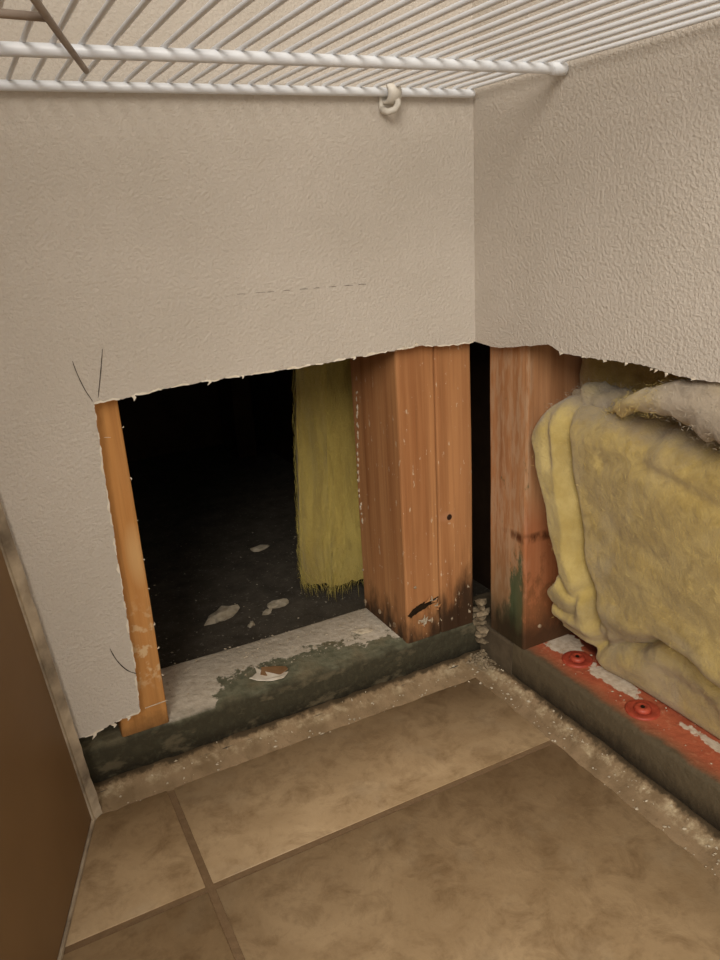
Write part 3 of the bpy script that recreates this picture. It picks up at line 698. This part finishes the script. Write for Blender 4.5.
tag(lump('plaster_chunk', (-.085, .392, .0102), (.014, .006, .003), 17, 'chip', .1), 'faint plaster scrap farthest back in the dark opening', 'debris')
tag(lump('plaster_chunk', (-.098, .055, .0485), (.010, .004, .002), 21, 'chip', -.2), 'curled plaster scrap lying on white dust beside the corner post', 'debris')
# torn flake of drywall paper on the plate
fk = thing('paper_flake', (-.207, .030, .0485), 'torn brown-centred drywall paper flake lying on the green-grey plate', 'debris')
def flake(name, outl, z, mat, bend):
    n = len(outl); top = [(x, y, z + .0010 + bend*((x+.207)**2+(y-.03)**2)*12) for x, y in outl]; bot = [(x, y, q-.0008) for (x, y, q) in top]
    from_py(name, top+bot, [tuple(range(n)), tuple(range(2*n-1, n-1, -1))] + [(i, (i+1) % n, n+(i+1) % n, n+i) for i in range(n)], mat, fk)
flake('paper_layer', ragged([(-.2235, .0320), (-.214, .0385), (-.2135, .0465), (-.207, .0380), (-.197, .0300), (-.1905, .0215), (-.1970, .0165), (-.208, .0225), (-.2235, .0320)], .0022, .0008, 31)[:-1], .0485, 'paper', 1)
flake('kraft_layer', ragged([(-.2125, .0345), (-.2085, .0430), (-.198, .0390), (-.1895, .0300), (-.1895, .0245), (-.197, .0235), (-.2045, .0265), (-.2125, .0345)], .0022, .0006, 33)[:-1], .0497, 'kraft', 1)
# loose crumbs nobody could count
def crumbs(name, n, place, label, mat='chip', smin=.0006, smax=.0022):
    V = []; F = []
    for i in range(n):
        x, y, z = place(); s = smin + (smax-smin)*R.random()**2.5; k = len(V); rz = Matrix.Rotation(R.uniform(0, 6.28), 3, 'Z')
        for (a, b, c) in ((1, 0, 0), (0, 1, 0), (-1, 0, 0), (0, -1, 0), (0, 0, .8), (0, 0, -.5)):
            q = rz @ Vector((a*R.uniform(.6, 1.5), b*R.uniform(.5, 1), c*R.uniform(.6, 1))); V.append((x+q.x*s, y+q.y*s, z+q.z*s + s*.3))
        F += [(k, k+1, k+4), (k+1, k+2, k+4), (k+2, k+3, k+4), (k+3, k, k+4), (k+1, k, k+5), (k+2, k+1, k+5), (k+3, k+2, k+5), (k, k+3, k+5)]
    return tag(from_py(name, V, F, mat), label, 'debris', kind='stuff')
def pl_back():
    x = R.uniform(-.365, .01); t = R.random(); return x, -.010+.022*t, -.001+.014*t
def pl_right():
    y = R.uniform(-.34, .0); t = R.random(); return -.011+.022*t, y, -.001+.012*t
def pl_top():
    return R.uniform(-.29, -.075), R.uniform(.04, .10), .0482
def pl_corner():
    a = R.gauss(0, .010); b = R.gauss(0, .010); return .004+a*.7, -.002+b, .012 + max(0, .012-abs(a)-abs(b))*1.0
def pl_slab():
    return R.uniform(-.3, -.02), .12+.35*R.random()**1.5, .0104
def pl_rplate():
    return R.uniform(.024, .06), R.uniform(-.3, -.05), .0484
crumbs('mortar_crumbs', 150, pl_back, 'loose mortar crumbs along the foot of the back wall'); crumbs('mortar_crumbs', 140, pl_right, 'loose mortar crumbs along the foot of the right wall')
crumbs('plaster_crumbs', 240, pl_top, 'fine plaster crumbs on the plate inside the wall hole', 'chip', .0005, .0016); crumbs('plaster_crumbs', 130, pl_slab, 'scattered plaster crumbs on the dark cavity floor', 'chip', .0006, .002)
crumbs('plaster_crumbs', 90, pl_rplate, 'fine plaster crumbs on the orange plate', 'chip', .0004, .0013)
crumbs('corner_rubble', 170, pl_corner, 'pale rubble heaped in the corner between the posts', 'rubble', .0010, .0036)
cr = thing('corner_plaster_spall', (.008, .008, .03), 'stacked pale plaster lumps jammed in the dark slot between the posts', 'debris')
for k in range(11):
    x, y, z, s = R.uniform(.0066, .0092), R.uniform(-.001, .022), .0290 + .0042*k, (R.uniform(.0035, .0065), R.uniform(.005, .010), R.uniform(.0018, .0040))
    o = lump('plaster_lump', (x, y, z), s, 40+k, 'rubble', k, 1); o.parent = cr; o.location = o.location - WORLD[cr.name]
